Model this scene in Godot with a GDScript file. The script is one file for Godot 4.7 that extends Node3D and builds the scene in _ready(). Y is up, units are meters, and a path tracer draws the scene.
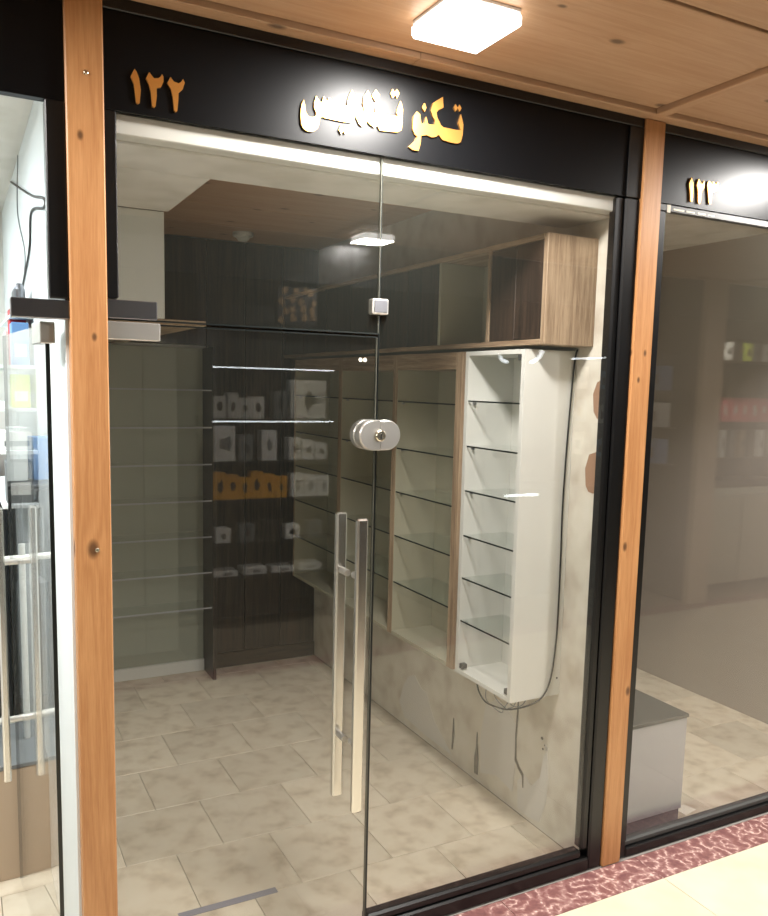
extends Node3D
# A closed shop behind a glass front in an arcade. X runs along the shop front, Y is up, Z points from the front (z = 0) into the arcade.

const WORD_LETTERS = [
	[826, 2430, 820, 2416, 818, 2391, 820, 2371, 826, 2359, 837, 2354, 852, 2355, 865, 2365, 870, 2379, 872, 2394, 881, 2398, 889, 2395, 901, 2395, 935, 2394, 962, 2396, 969, 2402, 974, 2417, 976, 2447, 972, 2464, 963, 2478, 955, 2461, 951, 2445, 951, 2436, 934, 2435, 909, 2435, 904, 2445, 897, 2448, 891, 2434, 888, 2442, 882, 2448, 878, 2433, 871, 2432, 861, 2446, 856, 2429, 856, 2416, 862, 2404, 861, 2396, 851, 2390, 840, 2391, 832, 2400, 830, 2416],
	[982, 2444, 977, 2432, 977, 2414, 985, 2397, 994, 2391, 1004, 2396, 1011, 2409, 1018, 2400, 1032, 2394, 1041, 2401, 1049, 2389, 1103, 2393, 1114, 2400, 1117, 2415, 1117, 2455, 1110, 2476, 1101, 2453, 1099, 2443, 1105, 2434, 1048, 2431, 1049, 2432, 1046, 2445, 1041, 2453, 1035, 2443, 1033, 2430, 1025, 2434, 1022, 2449, 1020, 2469, 1010, 2486, 999, 2468, 997, 2450, 1001, 2432, 996, 2428, 993, 2438],
	[1162, 2457, 1152, 2444, 1150, 2427, 1150, 2408, 1157, 2396, 1165, 2392, 1159, 2379, 1139, 2360, 1154, 2353, 1171, 2354, 1176, 2375, 1178, 2396, 1196, 2400, 1211, 2396, 1226, 2400, 1234, 2407, 1246, 2395, 1273, 2392, 1297, 2392, 1308, 2398, 1314, 2418, 1315, 2447, 1306, 2474, 1298, 2448, 1307, 2431, 1291, 2429, 1250, 2429, 1241, 2433, 1228, 2452, 1225, 2465, 1231, 2473, 1247, 2482, 1244, 2510, 1212, 2488, 1207, 2467, 1213, 2453, 1222, 2442, 1221, 2431, 1199, 2430, 1192, 2449, 1187, 2430, 1177, 2428, 1172, 2452],
	[933, 2386, 927, 2372, 934, 2361, 940, 2374],
	[944, 2387, 938, 2374, 945, 2363, 951, 2376],
	[1034, 2492, 1023, 2475, 1034, 2462, 1045, 2479],
	[1085, 2503, 1079, 2490, 1086, 2480, 1092, 2493],
	[1098, 2505, 1091, 2492, 1098, 2481, 1105, 2494],
	[1185, 2484, 1178, 2471, 1186, 2460, 1192, 2473],
	[1287, 2498, 1281, 2487, 1288, 2478, 1294, 2489],
	[1300, 2499, 1294, 2488, 1301, 2480, 1307, 2490]]
const NUMBER_122 = [
	[400, 2426, 391, 2407, 398, 2392, 403, 2350, 407, 2348, 411, 2351, 414, 2381, 410, 2407, 405, 2420],
	[434, 2425, 426, 2409, 433, 2396, 437, 2381, 440, 2348, 445, 2346, 448, 2350, 451, 2373, 451, 2392, 461, 2395, 467, 2409, 467, 2421, 464, 2426, 460, 2419, 455, 2415, 445, 2413, 439, 2419],
	[484, 2423, 476, 2408, 485, 2395, 489, 2379, 492, 2348, 496, 2344, 500, 2349, 502, 2371, 503, 2390, 513, 2400, 518, 2416, 514, 2424, 509, 2416, 503, 2412, 492, 2414]]
const NUMBER_123 = [
	[2228, 2423, 2219, 2400, 2226, 2378, 2230, 2348, 2234, 2344, 2240, 2348, 2240, 2390, 2239, 2405],
	[2263, 2424, 2254, 2402, 2263, 2385, 2267, 2345, 2273, 2343, 2278, 2348, 2280, 2385, 2291, 2398, 2292, 2417, 2286, 2419, 2283, 2409, 2273, 2409],
	[2312, 2423, 2304, 2409, 2310, 2391, 2319, 2349, 2324, 2347, 2328, 2351, 2330, 2389, 2347, 2392, 2355, 2405, 2359, 2421, 2354, 2425, 2347, 2414, 2341, 2417, 2334, 2423, 2330, 2413, 2320, 2417]]

const PITCH := 1.76                 # width of one shop bay
const CEILING := 2.59
const LAMP_ENERGY := 5.0
const SIGN_BOTTOM := 2.327
const OPPOSITE := 2.53              # z of the shop fronts across the arcade

var M := {}
var W := {}                         # world place of each node that has children
var used := {}
var rng := RandomNumberGenerator.new()


# ---------------------------------------------------------------- helpers: nodes
func numbered(called: String) -> String:
	used[called] = used.get(called, -1) + 1
	return called if used[called] == 0 else "%s_%03d" % [called, used[called]]


func tag(o: Node3D, label: String, category: String, group := "", kind := "") -> Node3D:
	if label: o.set_meta("label", label)
	if category: o.set_meta("category", category)
	if group: o.set_meta("group", group)
	if kind: o.set_meta("kind", kind)
	return o


func thing(called: String, label: String, category: String, at := Vector3.ZERO, group := "", turn := 0.0) -> Node3D:
	var o := Node3D.new()
	o.name = numbered(called)
	add_child(o)
	o.position = at
	o.rotation.y = turn
	W[o] = at
	return tag(o, label, category, group)


func obj(called: String, mesh: Mesh, mat: Material, parent: Node3D, at := Vector3.ZERO) -> MeshInstance3D:
	var o := MeshInstance3D.new()
	o.mesh = mesh
	o.material_override = mat
	o.cast_shadow = GeometryInstance3D.SHADOW_CASTING_SETTING_ON
	if parent == null or parent == self:
		o.name = numbered(called)
		add_child(o)
		o.position = at
	else:
		o.name = called
		parent.add_child(o, true)
		o.position = at - W.get(parent, Vector3.ZERO)
	W[o] = at
	return o


# a chamfered box between two corners; grain is the axis (0, 1, 2) along which the texture's u runs
func bx(parent: Node3D, called: String, a: Vector3, b: Vector3, mat: Material, bevel := 0.002, grain := 0) -> MeshInstance3D:
	var lo := Vector3(minf(a.x, b.x), minf(a.y, b.y), minf(a.z, b.z))
	var hi := Vector3(maxf(a.x, b.x), maxf(a.y, b.y), maxf(a.z, b.z))
	return obj(called, box_mesh(hi - lo, bevel, grain), mat, parent, (lo + hi) / 2.0)


func structure(called: String, a: Vector3, b: Vector3, mat: Material, label := "", bevel := 0.001, grain := 0) -> MeshInstance3D:
	var o := bx(self, called, a, b, mat, bevel, grain)
	o.set_meta("kind", "structure")
	if label: o.set_meta("label", label)
	return o


# ---------------------------------------------------------------- helpers: shapes
func tri(st: SurfaceTool, p: Array, n: Vector3, uv: Array) -> void:
	var order := [0, 1, 2] if (p[1] - p[0]).cross(p[2] - p[0]).dot(n) < 0.0 else [0, 2, 1]
	for k in order:
		st.set_normal(n)
		st.set_uv(uv[k])
		st.add_vertex(p[k])


func quad(st: SurfaceTool, p: Array, n: Vector3, uv: Array) -> void:
	tri(st, [p[0], p[1], p[2]], n, [uv[0], uv[1], uv[2]])
	tri(st, [p[0], p[2], p[3]], n, [uv[0], uv[2], uv[3]])


func box_mesh(size: Vector3, bevel: float, grain: int) -> ArrayMesh:
	var st := SurfaceTool.new()
	st.begin(Mesh.PRIMITIVE_TRIANGLES)
	var h := size / 2.0
	var c := minf(bevel, minf(h.x, minf(h.y, h.z)) * 0.45)
	var shift := Vector2(rng.randf(), rng.randf()) * 3.0
	var point := func(axis: int, s: Vector3) -> Vector3:
		var q := Vector3((h.x - c) * s.x, (h.y - c) * s.y, (h.z - c) * s.z)
		q[axis] = h[axis] * s[axis]
		return q
	var uv_of := func(q: Vector3, axis: int) -> Vector2:
		var u := grain if grain != axis else (axis + 1) % 3
		var v := 3 - u - axis
		return Vector2(q[u], q[v]) + shift
	for axis in 3:
		var u := (axis + 1) % 3
		var v := (axis + 2) % 3
		for s in [-1.0, 1.0]:
			var n := Vector3.ZERO
			n[axis] = s
			var p := []
			for k in [[-1, -1], [1, -1], [1, 1], [-1, 1]]:
				var sg := Vector3.ZERO
				sg[axis] = s
				sg[u] = k[0]
				sg[v] = k[1]
				p.append(point.call(axis, sg))
			quad(st, p, n, p.map(func(q): return uv_of.call(q, axis)))
			if c <= 0.0:
				continue
			for t in [-1.0, 1.0]:      # the chamfer towards the next axis
				var m := Vector3.ZERO
				m[axis] = s
				m[u] = t
				var e := []
				for k in [[axis, -1.0], [u, -1.0], [u, 1.0], [axis, 1.0]]:
					var sg := m
					sg[v] = k[1]
					e.append(point.call(k[0], sg))
				quad(st, e, m.normalized(), e.map(func(q): return uv_of.call(q, axis)))
	if c > 0.0:
		for k in 8:
			var sg := Vector3(1 if k & 1 else -1, 1 if k & 2 else -1, 1 if k & 4 else -1)
			var p := [point.call(0, sg), point.call(1, sg), point.call(2, sg)]
			tri(st, p, sg.normalized(), p.map(func(q): return uv_of.call(q, 0)))
	return st.commit()


# a polygon in the XY plane pushed out from z0 to z1
func prism(poly: PackedVector2Array, z0: float, z1: float) -> ArrayMesh:
	var st := SurfaceTool.new()
	st.begin(Mesh.PRIMITIVE_TRIANGLES)
	if Geometry2D.is_polygon_clockwise(poly):
		poly.reverse()
	var index := Geometry2D.triangulate_polygon(poly)
	for side in [[z1, Vector3(0, 0, 1)], [z0, Vector3(0, 0, -1)]]:
		for k in range(0, index.size(), 3):
			var p := []
			var t := []
			for j in 3:
				var q := poly[index[k + j]]
				p.append(Vector3(q.x, q.y, side[0]))
				t.append(q)
			tri(st, p, side[1], t)
	for k in poly.size():
		var a := poly[k]
		var b := poly[(k + 1) % poly.size()]
		var d := (b - a).normalized()
		quad(st, [Vector3(a.x, a.y, z0), Vector3(b.x, b.y, z0), Vector3(b.x, b.y, z1), Vector3(a.x, a.y, z1)], Vector3(d.y, -d.x, 0), [a, b, b, a])
	return st.commit()


# rings of a convex outline, each [scale, z], closed at both ends
func loft(outline: PackedVector2Array, rings: Array) -> ArrayMesh:
	var st := SurfaceTool.new()
	st.begin(Mesh.PRIMITIVE_TRIANGLES)
	var n := outline.size()
	for r in rings.size() - 1:
		for k in n:
			var a := outline[k]
			var b := outline[(k + 1) % n]
			var p := [Vector3(a.x * rings[r][0], a.y * rings[r][0], rings[r][1]), Vector3(b.x * rings[r][0], b.y * rings[r][0], rings[r][1]),
				Vector3(b.x * rings[r + 1][0], b.y * rings[r + 1][0], rings[r + 1][1]), Vector3(a.x * rings[r + 1][0], a.y * rings[r + 1][0], rings[r + 1][1])]
			var m := (a + b).normalized()
			var slope: float = (rings[r][0] - rings[r + 1][0]) * (a + b).length() / 2.0
			var rise: float = rings[r + 1][1] - rings[r][1]
			quad(st, p, Vector3(m.x * absf(rise), m.y * absf(rise), slope * signf(rise) if rise else 1.0).normalized() if absf(rise) + absf(slope) > 0 else Vector3(m.x, m.y, 0), [a, b, b, a])
	for e in [0, rings.size() - 1]:
		for k in range(1, n - 1):
			var p := []
			for j in [0, k, k + 1]:
				p.append(Vector3(outline[j].x * rings[e][0], outline[j].y * rings[e][0], rings[e][1]))
			tri(st, p, Vector3(0, 0, -1 if e == 0 else 1), [outline[0], outline[k], outline[k + 1]])
	return st.commit()


func ring(radius: float, sides := 20) -> PackedVector2Array:
	var p := PackedVector2Array()
	for k in sides:
		p.append(Vector2.from_angle(TAU * k / sides) * radius)
	return p


func stadium(w: float, h: float) -> PackedVector2Array:
	var p := PackedVector2Array()
	for k in 28:
		var q := Vector2.from_angle(TAU * (k + 0.5) / 28.0) * h / 2.0
		q.x += signf(q.x) * (w - h) / 2.0
		p.append(q)
	return p


# a round tube through points
func tube(points: Array, radius: float, sides := 8) -> ArrayMesh:
	var st := SurfaceTool.new()
	st.begin(Mesh.PRIMITIVE_TRIANGLES)
	var rings := []
	var side := Vector3.ZERO
	for k in points.size():
		var d: Vector3 = (points[mini(k + 1, points.size() - 1)] - points[maxi(k - 1, 0)]).normalized()
		if side == Vector3.ZERO:
			side = d.cross(Vector3.UP if absf(d.y) < 0.9 else Vector3.RIGHT)
		side = (side - d * side.dot(d)).normalized()
		var up := d.cross(side)
		var r := []
		for j in sides:
			var a := TAU * j / sides
			r.append([points[k] + (side * cos(a) + up * sin(a)) * radius, side * cos(a) + up * sin(a)])
		rings.append(r)
	for k in rings.size() - 1:
		for j in sides:
			var c := [rings[k][j], rings[k][(j + 1) % sides], rings[k + 1][(j + 1) % sides], rings[k + 1][j]]
			var n: Vector3 = c[0][1] + c[1][1]
			for t in [[0, 1, 2], [0, 2, 3]]:
				var o: Array = t if (c[t[1]][0] - c[t[0]][0]).cross(c[t[2]][0] - c[t[0]][0]).dot(n) < 0 else [t[0], t[2], t[1]]
				for v in o:
					st.set_normal(c[v][1])
					st.set_uv(Vector2(k, j))
					st.add_vertex(c[v][0])
	for e in [0, rings.size() - 1]:
		var d: Vector3 = (points[0] - points[1]) if e == 0 else (points[-1] - points[-2])
		for j in range(1, sides - 1):
			tri(st, [rings[e][0][0], rings[e][j][0], rings[e][j + 1][0]], d.normalized(), [Vector2.ZERO, Vector2.ZERO, Vector2.ZERO])
	return st.commit()


func smooth_path(points: Array, steps := 8) -> Array:
	var c := Curve3D.new()
	for k in points.size():
		var t: Vector3 = (points[mini(k + 1, points.size() - 1)] - points[maxi(k - 1, 0)]) / 6.0
		c.add_point(points[k], -t, t)
	var out := []
	for k in points.size() - 1:
		for j in steps:
			out.append(c.sample(k, float(j) / steps))
	out.append(points[-1])
	return out


# ---------------------------------------------------------------- helpers: materials
func noise(seed_: int, freq: float, octaves := 3) -> FastNoiseLite:
	var n := FastNoiseLite.new()
	n.seed = seed_
	n.noise_type = FastNoiseLite.TYPE_SIMPLEX_SMOOTH
	n.frequency = freq
	n.fractal_octaves = octaves
	return n


func mat(color: Color, rough := 0.6, metal := 0.0, tex: Texture2D = null, scale := 1.0, spec := 0.5) -> StandardMaterial3D:
	var m := StandardMaterial3D.new()
	m.albedo_color = color
	m.roughness = rough
	m.metallic = metal
	m.metallic_specular = spec
	if tex:
		m.albedo_texture = tex
		m.uv1_scale = Vector3(scale, scale, scale)
	return m


func glow(color: Color, energy: float) -> StandardMaterial3D:
	var m := mat(Color(0.9, 0.9, 0.9), 0.5)
	m.emission_enabled = true
	m.emission = color
	m.emission_energy_multiplier = energy
	return m


func pane(color: Color, alpha: float) -> StandardMaterial3D:
	var m := mat(Color(color.r, color.g, color.b, alpha), 0.0)
	m.transparency = BaseMaterial3D.TRANSPARENCY_ALPHA
	return m


# wood: u along the grain (2 m), v across it (0.5 m)
func wood_texture(seed_: int, light: Color, dark: Color, contrast: float, knots: int) -> ImageTexture:
	var w := 768
	var h := 256
	var im := Image.create(w, h, false, Image.FORMAT_RGB8)
	var wave := noise(seed_, 0.9, 2)
	var fine := noise(seed_ + 1, 1.0, 3)
	var r := RandomNumberGenerator.new()
	r.seed = seed_
	var spots := []
	for k in knots:
		spots.append([r.randf() * 2.0, r.randf() * 0.5, r.randf_range(0.004, 0.011)])
	for x in w:
		for y in h:
			var u := 2.0 * x / w
			var v := 0.5 * y / h
			var a := TAU * u / 2.0
			var b := TAU * v / 0.5
			var knot := 0.0
			var bend := 0.0
			for s in spots:
				var du := absf(u - s[0])
				var dv := absf(v - s[1])
				du = minf(du, 2.0 - du)
				dv = minf(dv, 0.5 - dv)
				if du > 0.16 or dv > 0.06:
					continue
				var d := sqrt(du * du * 0.35 + dv * dv)
				bend += exp(-d * d / (s[2] * s[2] * 9.0)) * s[2] * 3.0
				knot = maxf(knot, clampf(1.6 - d / s[2], 0.0, 1.0))
			var lines := sin((v + bend) * 160.0 + 6.0 * wave.get_noise_3d(cos(a) * 0.4 + cos(b) * 2.0, sin(a) * 0.4, sin(b) * 2.0))
			var grain := fine.get_noise_3d(cos(a) * 3.0 + cos(b) * 26.0, sin(a) * 3.0, sin(b) * 26.0)
			var broad := wave.get_noise_3d(cos(a) * 0.7, sin(a) * 0.7 + 7.0, cos(b) * 1.5)
			var t := clampf(0.35 + contrast * (0.22 * lines + 0.6 * grain + 0.45 * broad), 0.0, 1.0)
			var c := light.lerp(dark, t)
			im.set_pixel(x, y, c.lerp(dark.darkened(0.45), knot * 0.85))
	return ImageTexture.create_from_image(im)


# blotches between colours; the square repeats every metre at scale 1
func blotch_texture(seed_: int, side: int, freq: float, stops: Array, ridged := false, octaves := 3) -> ImageTexture:
	var n := noise(seed_, freq / side, octaves + (2 if ridged else 0))
	if ridged:
		n.fractal_type = FastNoiseLite.FRACTAL_RIDGED
		n.domain_warp_enabled = true
		n.domain_warp_amplitude = side * 0.06
		n.domain_warp_frequency = 4.0 / side
	var g := Gradient.new()
	g.offsets = PackedFloat32Array(stops.map(func(s): return s[0]))
	g.colors = PackedColorArray(stops.map(func(s): return s[1]))
	var grey := n.get_seamless_image(side, side, false, false, 0.2, true)
	var im := Image.create(side, side, false, Image.FORMAT_RGB8)
	for x in side:
		for y in side:
			im.set_pixel(x, y, g.sample(grey.get_pixel(x, y).r))
	return ImageTexture.create_from_image(im)


func make_materials() -> void:
	var pine := wood_texture(11, Color(0.76, 0.56, 0.37), Color(0.62, 0.41, 0.24), 0.6, 24)
	var ceiling_pine := wood_texture(23, Color(0.75, 0.61, 0.485), Color(0.67, 0.515, 0.385), 0.6, 9)
	var oak := wood_texture(37, Color(0.70, 0.61, 0.50), Color(0.50, 0.41, 0.32), 1.0, 0)
	var brown := wood_texture(41, Color(0.26, 0.20, 0.16), Color(0.13, 0.095, 0.075), 1.0, 0)
	var fit := func(m: StandardMaterial3D) -> StandardMaterial3D:
		m.uv1_scale = Vector3(0.5, 2.0, 1.0)
		return m
	M.pine = fit.call(mat(Color.WHITE, 0.42, 0, pine))
	M.ceiling_pine = fit.call(mat(Color.WHITE, 0.5, 0, ceiling_pine))
	M.oak = fit.call(mat(Color.WHITE, 0.45, 0, oak))
	M.brown = fit.call(mat(Color.WHITE, 0.4, 0, brown))
	M.groove = mat(Color(0.30, 0.19, 0.11), 0.8)
	M.black = mat(Color(0.03, 0.031, 0.034), 0.32)
	M.sign = mat(Color(0.022, 0.024, 0.03), 0.37, 0, null, 1.0, 0.3)
	M.gold = mat(Color(0.88, 0.64, 0.34), 0.33, 0.9)
	M.handle = mat(Color(0.86, 0.85, 0.83), 0.2, 1.0)
	M.steel = mat(Color(0.86, 0.85, 0.83), 0.36, 1.0)
	M.dull_steel = mat(Color(0.56, 0.56, 0.58), 0.28, 1.0)
	M.screw = mat(Color(0.80, 0.77, 0.70), 0.25, 1.0)
	M.glass = pane(Color(0.55, 0.57, 0.53), 0.018)
	M.shelf_glass = pane(Color(0.45, 0.6, 0.55), 0.10)
	M.glass_edge = mat(Color(0.05, 0.075, 0.07), 0.3)
	M.pale_edge = mat(Color(0.40, 0.40, 0.36), 0.3)
	M.white_board = mat(Color(0.86, 0.86, 0.83), 0.35)
	M.white_paint = mat(Color.WHITE, 0.7, 0, blotch_texture(5, 256, 5.0, [[0.0, Color(0.80, 0.79, 0.75)], [0.6, Color(0.86, 0.85, 0.82)], [1.0, Color(0.88, 0.87, 0.84)]]))
	M.cool_white = mat(Color(0.87, 0.89, 0.89), 0.7)
	M.cream_board = mat(Color(0.66, 0.645, 0.56), 0.5)
	M.grey_green = mat(Color(0.62, 0.63, 0.57), 0.5)
	M.plaster = mat(Color.WHITE, 0.85, 0, blotch_texture(61, 512, 7.0, [[0.0, Color(0.75, 0.71, 0.64)], [0.3, Color(0.81, 0.78, 0.72)], [0.55, Color(0.85, 0.83, 0.77)], [1.0, Color(0.88, 0.86, 0.81)]]), 0.8)
	M.patch = mat(Color(0.84, 0.83, 0.80), 0.85)
	M.scar = mat(Color(0.62, 0.49, 0.39), 0.9)
	M.dirt = mat(Color(0.31, 0.28, 0.24), 0.9)
	M.grout = mat(Color(0.46, 0.42, 0.35), 0.9)
	var tile := [[0.0, Color(0.73, 0.67, 0.58)], [0.3, Color(0.82, 0.765, 0.675)], [0.55, Color(0.87, 0.825, 0.74)], [1.0, Color(0.89, 0.85, 0.77)]]
	M.tiles = []
	for k in 4:
		var t := mat(Color.WHITE.darkened(0.03 * k), 0.38, 0, blotch_texture(70 + k, 256, 8.0, tile, false, 4), 0.9)
		M.tiles.append(t)
	M.cream_tile = mat(Color.WHITE, 0.16, 0, blotch_texture(81, 256, 4.0, [[0.0, Color(0.76, 0.72, 0.63)], [1.0, Color(0.81, 0.775, 0.69)]]))
	M.marble = mat(Color.WHITE, 0.2, 0, blotch_texture(91, 512, 9.0, [[0.0, Color(0.40, 0.27, 0.27)], [0.5, Color(0.48, 0.33, 0.32)], [0.74, Color(0.59, 0.46, 0.44)], [0.86, Color(0.80, 0.68, 0.64)], [1.0, Color(0.88, 0.81, 0.78)]], true), 1.6)
	M.mortar = mat(Color(0.50, 0.48, 0.46), 0.9)
	M.lamp = glow(Color(1.0, 0.985, 0.96), 6.0)
	M.lamp_case = mat(Color(0.90, 0.89, 0.88), 0.4)
	M.amber = glow(Color(0.95, 0.72, 0.45), 0.22)  # added glow that stands for light falling on the lattice
	M.amber.albedo_color = Color(0.42, 0.33, 0.22)
	M.led = glow(Color(0.95, 0.98, 1.0), 9.0)
	M.black_cable = mat(Color(0.05, 0.05, 0.05), 0.5)
	M.grey_cable = mat(Color(0.42, 0.44, 0.45), 0.5)
	M.grey_side = mat(Color(0.66, 0.66, 0.68), 0.5)
	M.grey_top = mat(Color(0.26, 0.26, 0.255), 0.55)
	M.dark_base = mat(Color(0.36, 0.36, 0.39), 0.5)
	M.paper = mat(Color(0.88, 0.86, 0.80), 0.8)
	M.beige = mat(Color(0.70, 0.62, 0.53), 0.5)
	M.pink_wall = mat(Color(0.63, 0.595, 0.565), 0.7)
	M.charcoal = mat(Color(0.10, 0.095, 0.09), 0.6)
	M.carton = mat(Color(0.86, 0.86, 0.84), 0.6)
	M.yellow = mat(Color(0.87, 0.62, 0.10), 0.6)
	M.lime = mat(Color(0.85, 0.92, 0.35), 0.6)
	M.pink = mat(Color(0.86, 0.36, 0.42), 0.6)
	M.blue = mat(Color(0.42, 0.58, 0.78), 0.6)
	M.red = mat(Color(0.75, 0.16, 0.18), 0.6)
	M.ink = mat(Color(0.06, 0.06, 0.065), 0.5)
	M.grey_box = mat(Color(0.45, 0.46, 0.46), 0.6)
	M.painted_reflection = mat(Color(0.50, 0.50, 0.56), 0.5)  # colour of a reflection painted onto the shop floor


# ---------------------------------------------------------------- the place
func _ready() -> void:
	rng.seed = 20240
	# camera: the photograph is a phone picture whose top and bottom are cropped unequally, hence the shifted lens
	var cam := Camera3D.new()
	cam.name = "camera"
	add_child(cam)
	cam.position = Vector3(0, 1.70, 2.09)
	cam.rotation = Vector3(-0.12268, -0.48085, 0.02397)
	cam.projection = Camera3D.PROJECTION_FRUSTUM
	cam.near = 0.05
	cam.far = 60.0
	cam.size = 2.0 * 0.05 * 458.0 / 821.2
	cam.frustum_offset = Vector2(0, 0.05 * 29.5 / 821.2)
	cam.current = true
	var e := Environment.new()
	e.background_mode = Environment.BG_COLOR
	e.background_color = Color(0.02, 0.02, 0.02)
	e.tonemap_mode = Environment.TONE_MAPPER_LINEAR
	e.tonemap_exposure = 1.0
	e.sdfgi_enabled = true
	e.ssao_enabled = true
	e.ssil_enabled = true
	var we := WorldEnvironment.new()
	we.name = "environment"
	we.environment = e
	add_child(we)
	make_materials()

	build_lamps()
	build_shell()
	build_floor()
	build_ceiling()
	build_front()
	build_sign_boards()
	build_glass()
	build_empty_shop()
	build_right_units()
	build_cables()
	build_next_shop()
	build_bright_shop()
	build_opposite_row()


# the square ceiling lamps: one before every shop on either side of the arcade
func ceiling_lamp(x: float, z: float, label: String, energy: float, color: Color, y := CEILING, half := 0.098, group := "") -> void:
	var t := thing("ceiling_lamp", label, "lamp", Vector3(x, y, z), group)
	var o := Vector3(x, y, z)
	bx(t, "housing", o + Vector3(-half + 0.004, -0.010, -half + 0.004), o + Vector3(half - 0.004, 0, half - 0.004), M.lamp_case, 0.002)
	bx(t, "diffuser", o + Vector3(-half, -0.042, -half), o + Vector3(half, -0.0105, half), M.lamp, 0.008)
	var l := AreaLight3D.new()
	l.name = "lamp_light"
	t.add_child(l)
	l.position = Vector3(0, -0.046, 0)
	l.rotation = Vector3(-PI / 2, 0, 0)
	l.area_size = Vector2(half * 2.0, half * 2.0)
	l.area_normalize_energy = true
	l.light_energy = energy
	l.light_color = color
	l.shadow_enabled = true


func build_lamps() -> void:
	var warm := Color(1.0, 0.985, 0.965)
	ceiling_lamp(1.12, 0.31, "square white LED lamp glowing on the wooden ceiling before the dark shop sign", LAMP_ENERGY, warm)
	for k in [-1, 1, 2, 3]:
		ceiling_lamp(1.12 + PITCH * k, 0.31, "square LED ceiling lamp before one of the neighbouring shops", LAMP_ENERGY, warm, CEILING, 0.098, "lamps along the shop row")
	for x in [-2.4, 2.22]:
		ceiling_lamp(x, 2.36, "square LED ceiling lamp before a shop across the arcade", LAMP_ENERGY, warm, CEILING, 0.098, "lamps across the arcade")


func build_shell() -> void:
	var far := 4.3
	structure("ceiling_slab", Vector3(-4.6, 2.62, -2.9), Vector3(9.1, 2.78, far + 0.1), M.white_paint)
	structure("wall_left", Vector3(0.238, 0, -2.6), Vector3(0.326, 2.62, -0.03), M.cool_white, "bright white partition wall beside the open glass door")
	structure("wall_right", Vector3(1.96, 0, -2.6), Vector3(2.105, 2.62, -0.055), M.plaster, "stained bare plaster wall under the empty display units")
	structure("wall_back", Vector3(-1.6, 0, -2.75), Vector3(3.9, 2.62, -2.6), M.white_paint)
	structure("wall_far_left", Vector3(-1.6, 0, -2.6), Vector3(-1.5, 2.62, -0.03), M.cool_white)
	structure("wall_far_right", Vector3(3.70, 0, -2.6), Vector3(3.86, 2.62, -0.03), M.pink_wall)
	structure("wall_front_left", Vector3(-4.5, 0, -0.12), Vector3(-1.515, 2.62, 0), M.charcoal)
	structure("wall_front_right", Vector3(3.86, 0, -0.12), Vector3(9, 2.62, 0), M.charcoal)
	structure("wall_end_left", Vector3(-4.6, 0, -0.12), Vector3(-4.5, 2.62, far), M.white_paint)
	structure("wall_end_right", Vector3(9, 0, -0.12), Vector3(9.1, 2.62, far), M.white_paint)
	structure("wall_opposite", Vector3(-4.6, 0, far), Vector3(9.1, 2.62, far + 0.1), M.charcoal)
	for r in [[-1.5, 0.238], [2.105, 3.70]]:
		structure("ceiling_shop", Vector3(r[0], 2.52, -2.6), Vector3(r[1], 2.62, -0.03), M.white_paint)
	var c := structure("ceiling_empty_shop", Vector3(0.326, 2.512, -2.6), Vector3(1.96, 2.62, -0.03), M.groove, "wood panelled ceiling of the empty shop")
	for k in 5:
		bx(c, "wood_panel", Vector3(0.328, 2.50, -2.596 + 0.455 * k), Vector3(1.958, 2.5125, -2.596 + 0.455 * k + 0.45), M.ceiling_pine, 0.002, 0)


func build_floor() -> void:
	var f := structure("floor", Vector3(-4.6, -0.15, -2.75), Vector3(9.1, -0.005, 4.4), M.grout, "tiled floor of the arcade and the shops", 0.0)
	# shop floors: square tiles laid half over half
	for shop in [[0.326, 1.96, 0.15], [2.105, 3.70, 0.255], [-1.5, 0.238, 0.0]]:
		var row := 0
		var z := -0.012
		while z > -2.6:
			var z1 := maxf(z - 0.35, -2.6)
			var x: float = shop[0] - 0.35 + fposmod(shop[2] + 0.175 * (row % 2), 0.35)
			while x < shop[1]:
				var a := maxf(x, shop[0])
				var b := minf(x + 0.35, shop[1])
				if b - a > 0.02:
					bx(f, "floor_tile", Vector3(a + 0.0012, -0.006, z - 0.0012), Vector3(b - 0.0012, rng.randf_range(-0.0008, 0.0004), z1 + 0.0012), M.tiles[rng.randi() % 4], 0.001)
				x += 0.35
			z = z1
			row += 1
	# arcade: mortar line, red marble border, cream tiles
	for side in [0, 1]:
		for k in range(-8, 15):
			var x := 0.36 + 0.6 * k
			var z := [0.014, 0.155] if side == 0 else [2.37, OPPOSITE - 0.014]
			bx(f, "marble_border", Vector3(x + 0.0008, -0.006, z[0]), Vector3(x + 0.5992, 0.0, z[1]), M.marble, 0.001)
	for k in range(-8, 15):
		for j in 4:
			var z := 0.157 + 0.5525 * j
			bx(f, "arcade_tile", Vector3(0.36 + 0.6 * k + 0.001, -0.006, z), Vector3(0.36 + 0.6 * (k + 1) - 0.001, 0.0, z + 0.5505), M.cream_tile, 0.001)
	bx(f, "mortar_line", Vector3(-4.5, -0.006, -0.01), Vector3(9, -0.001, 0.012), M.mortar, 0.0)
	var strip := bx(self, "floor_reflection", Vector3(0.575, 0.0006, -0.375), Vector3(0.905, 0.0018, -0.345), M.painted_reflection, 0.0)  # thin strip that paints a bluish reflection onto the tiles
	tag(strip, "short bluish grey strip painted in as a reflection on the beige tiles", "painted_reflection")


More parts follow.
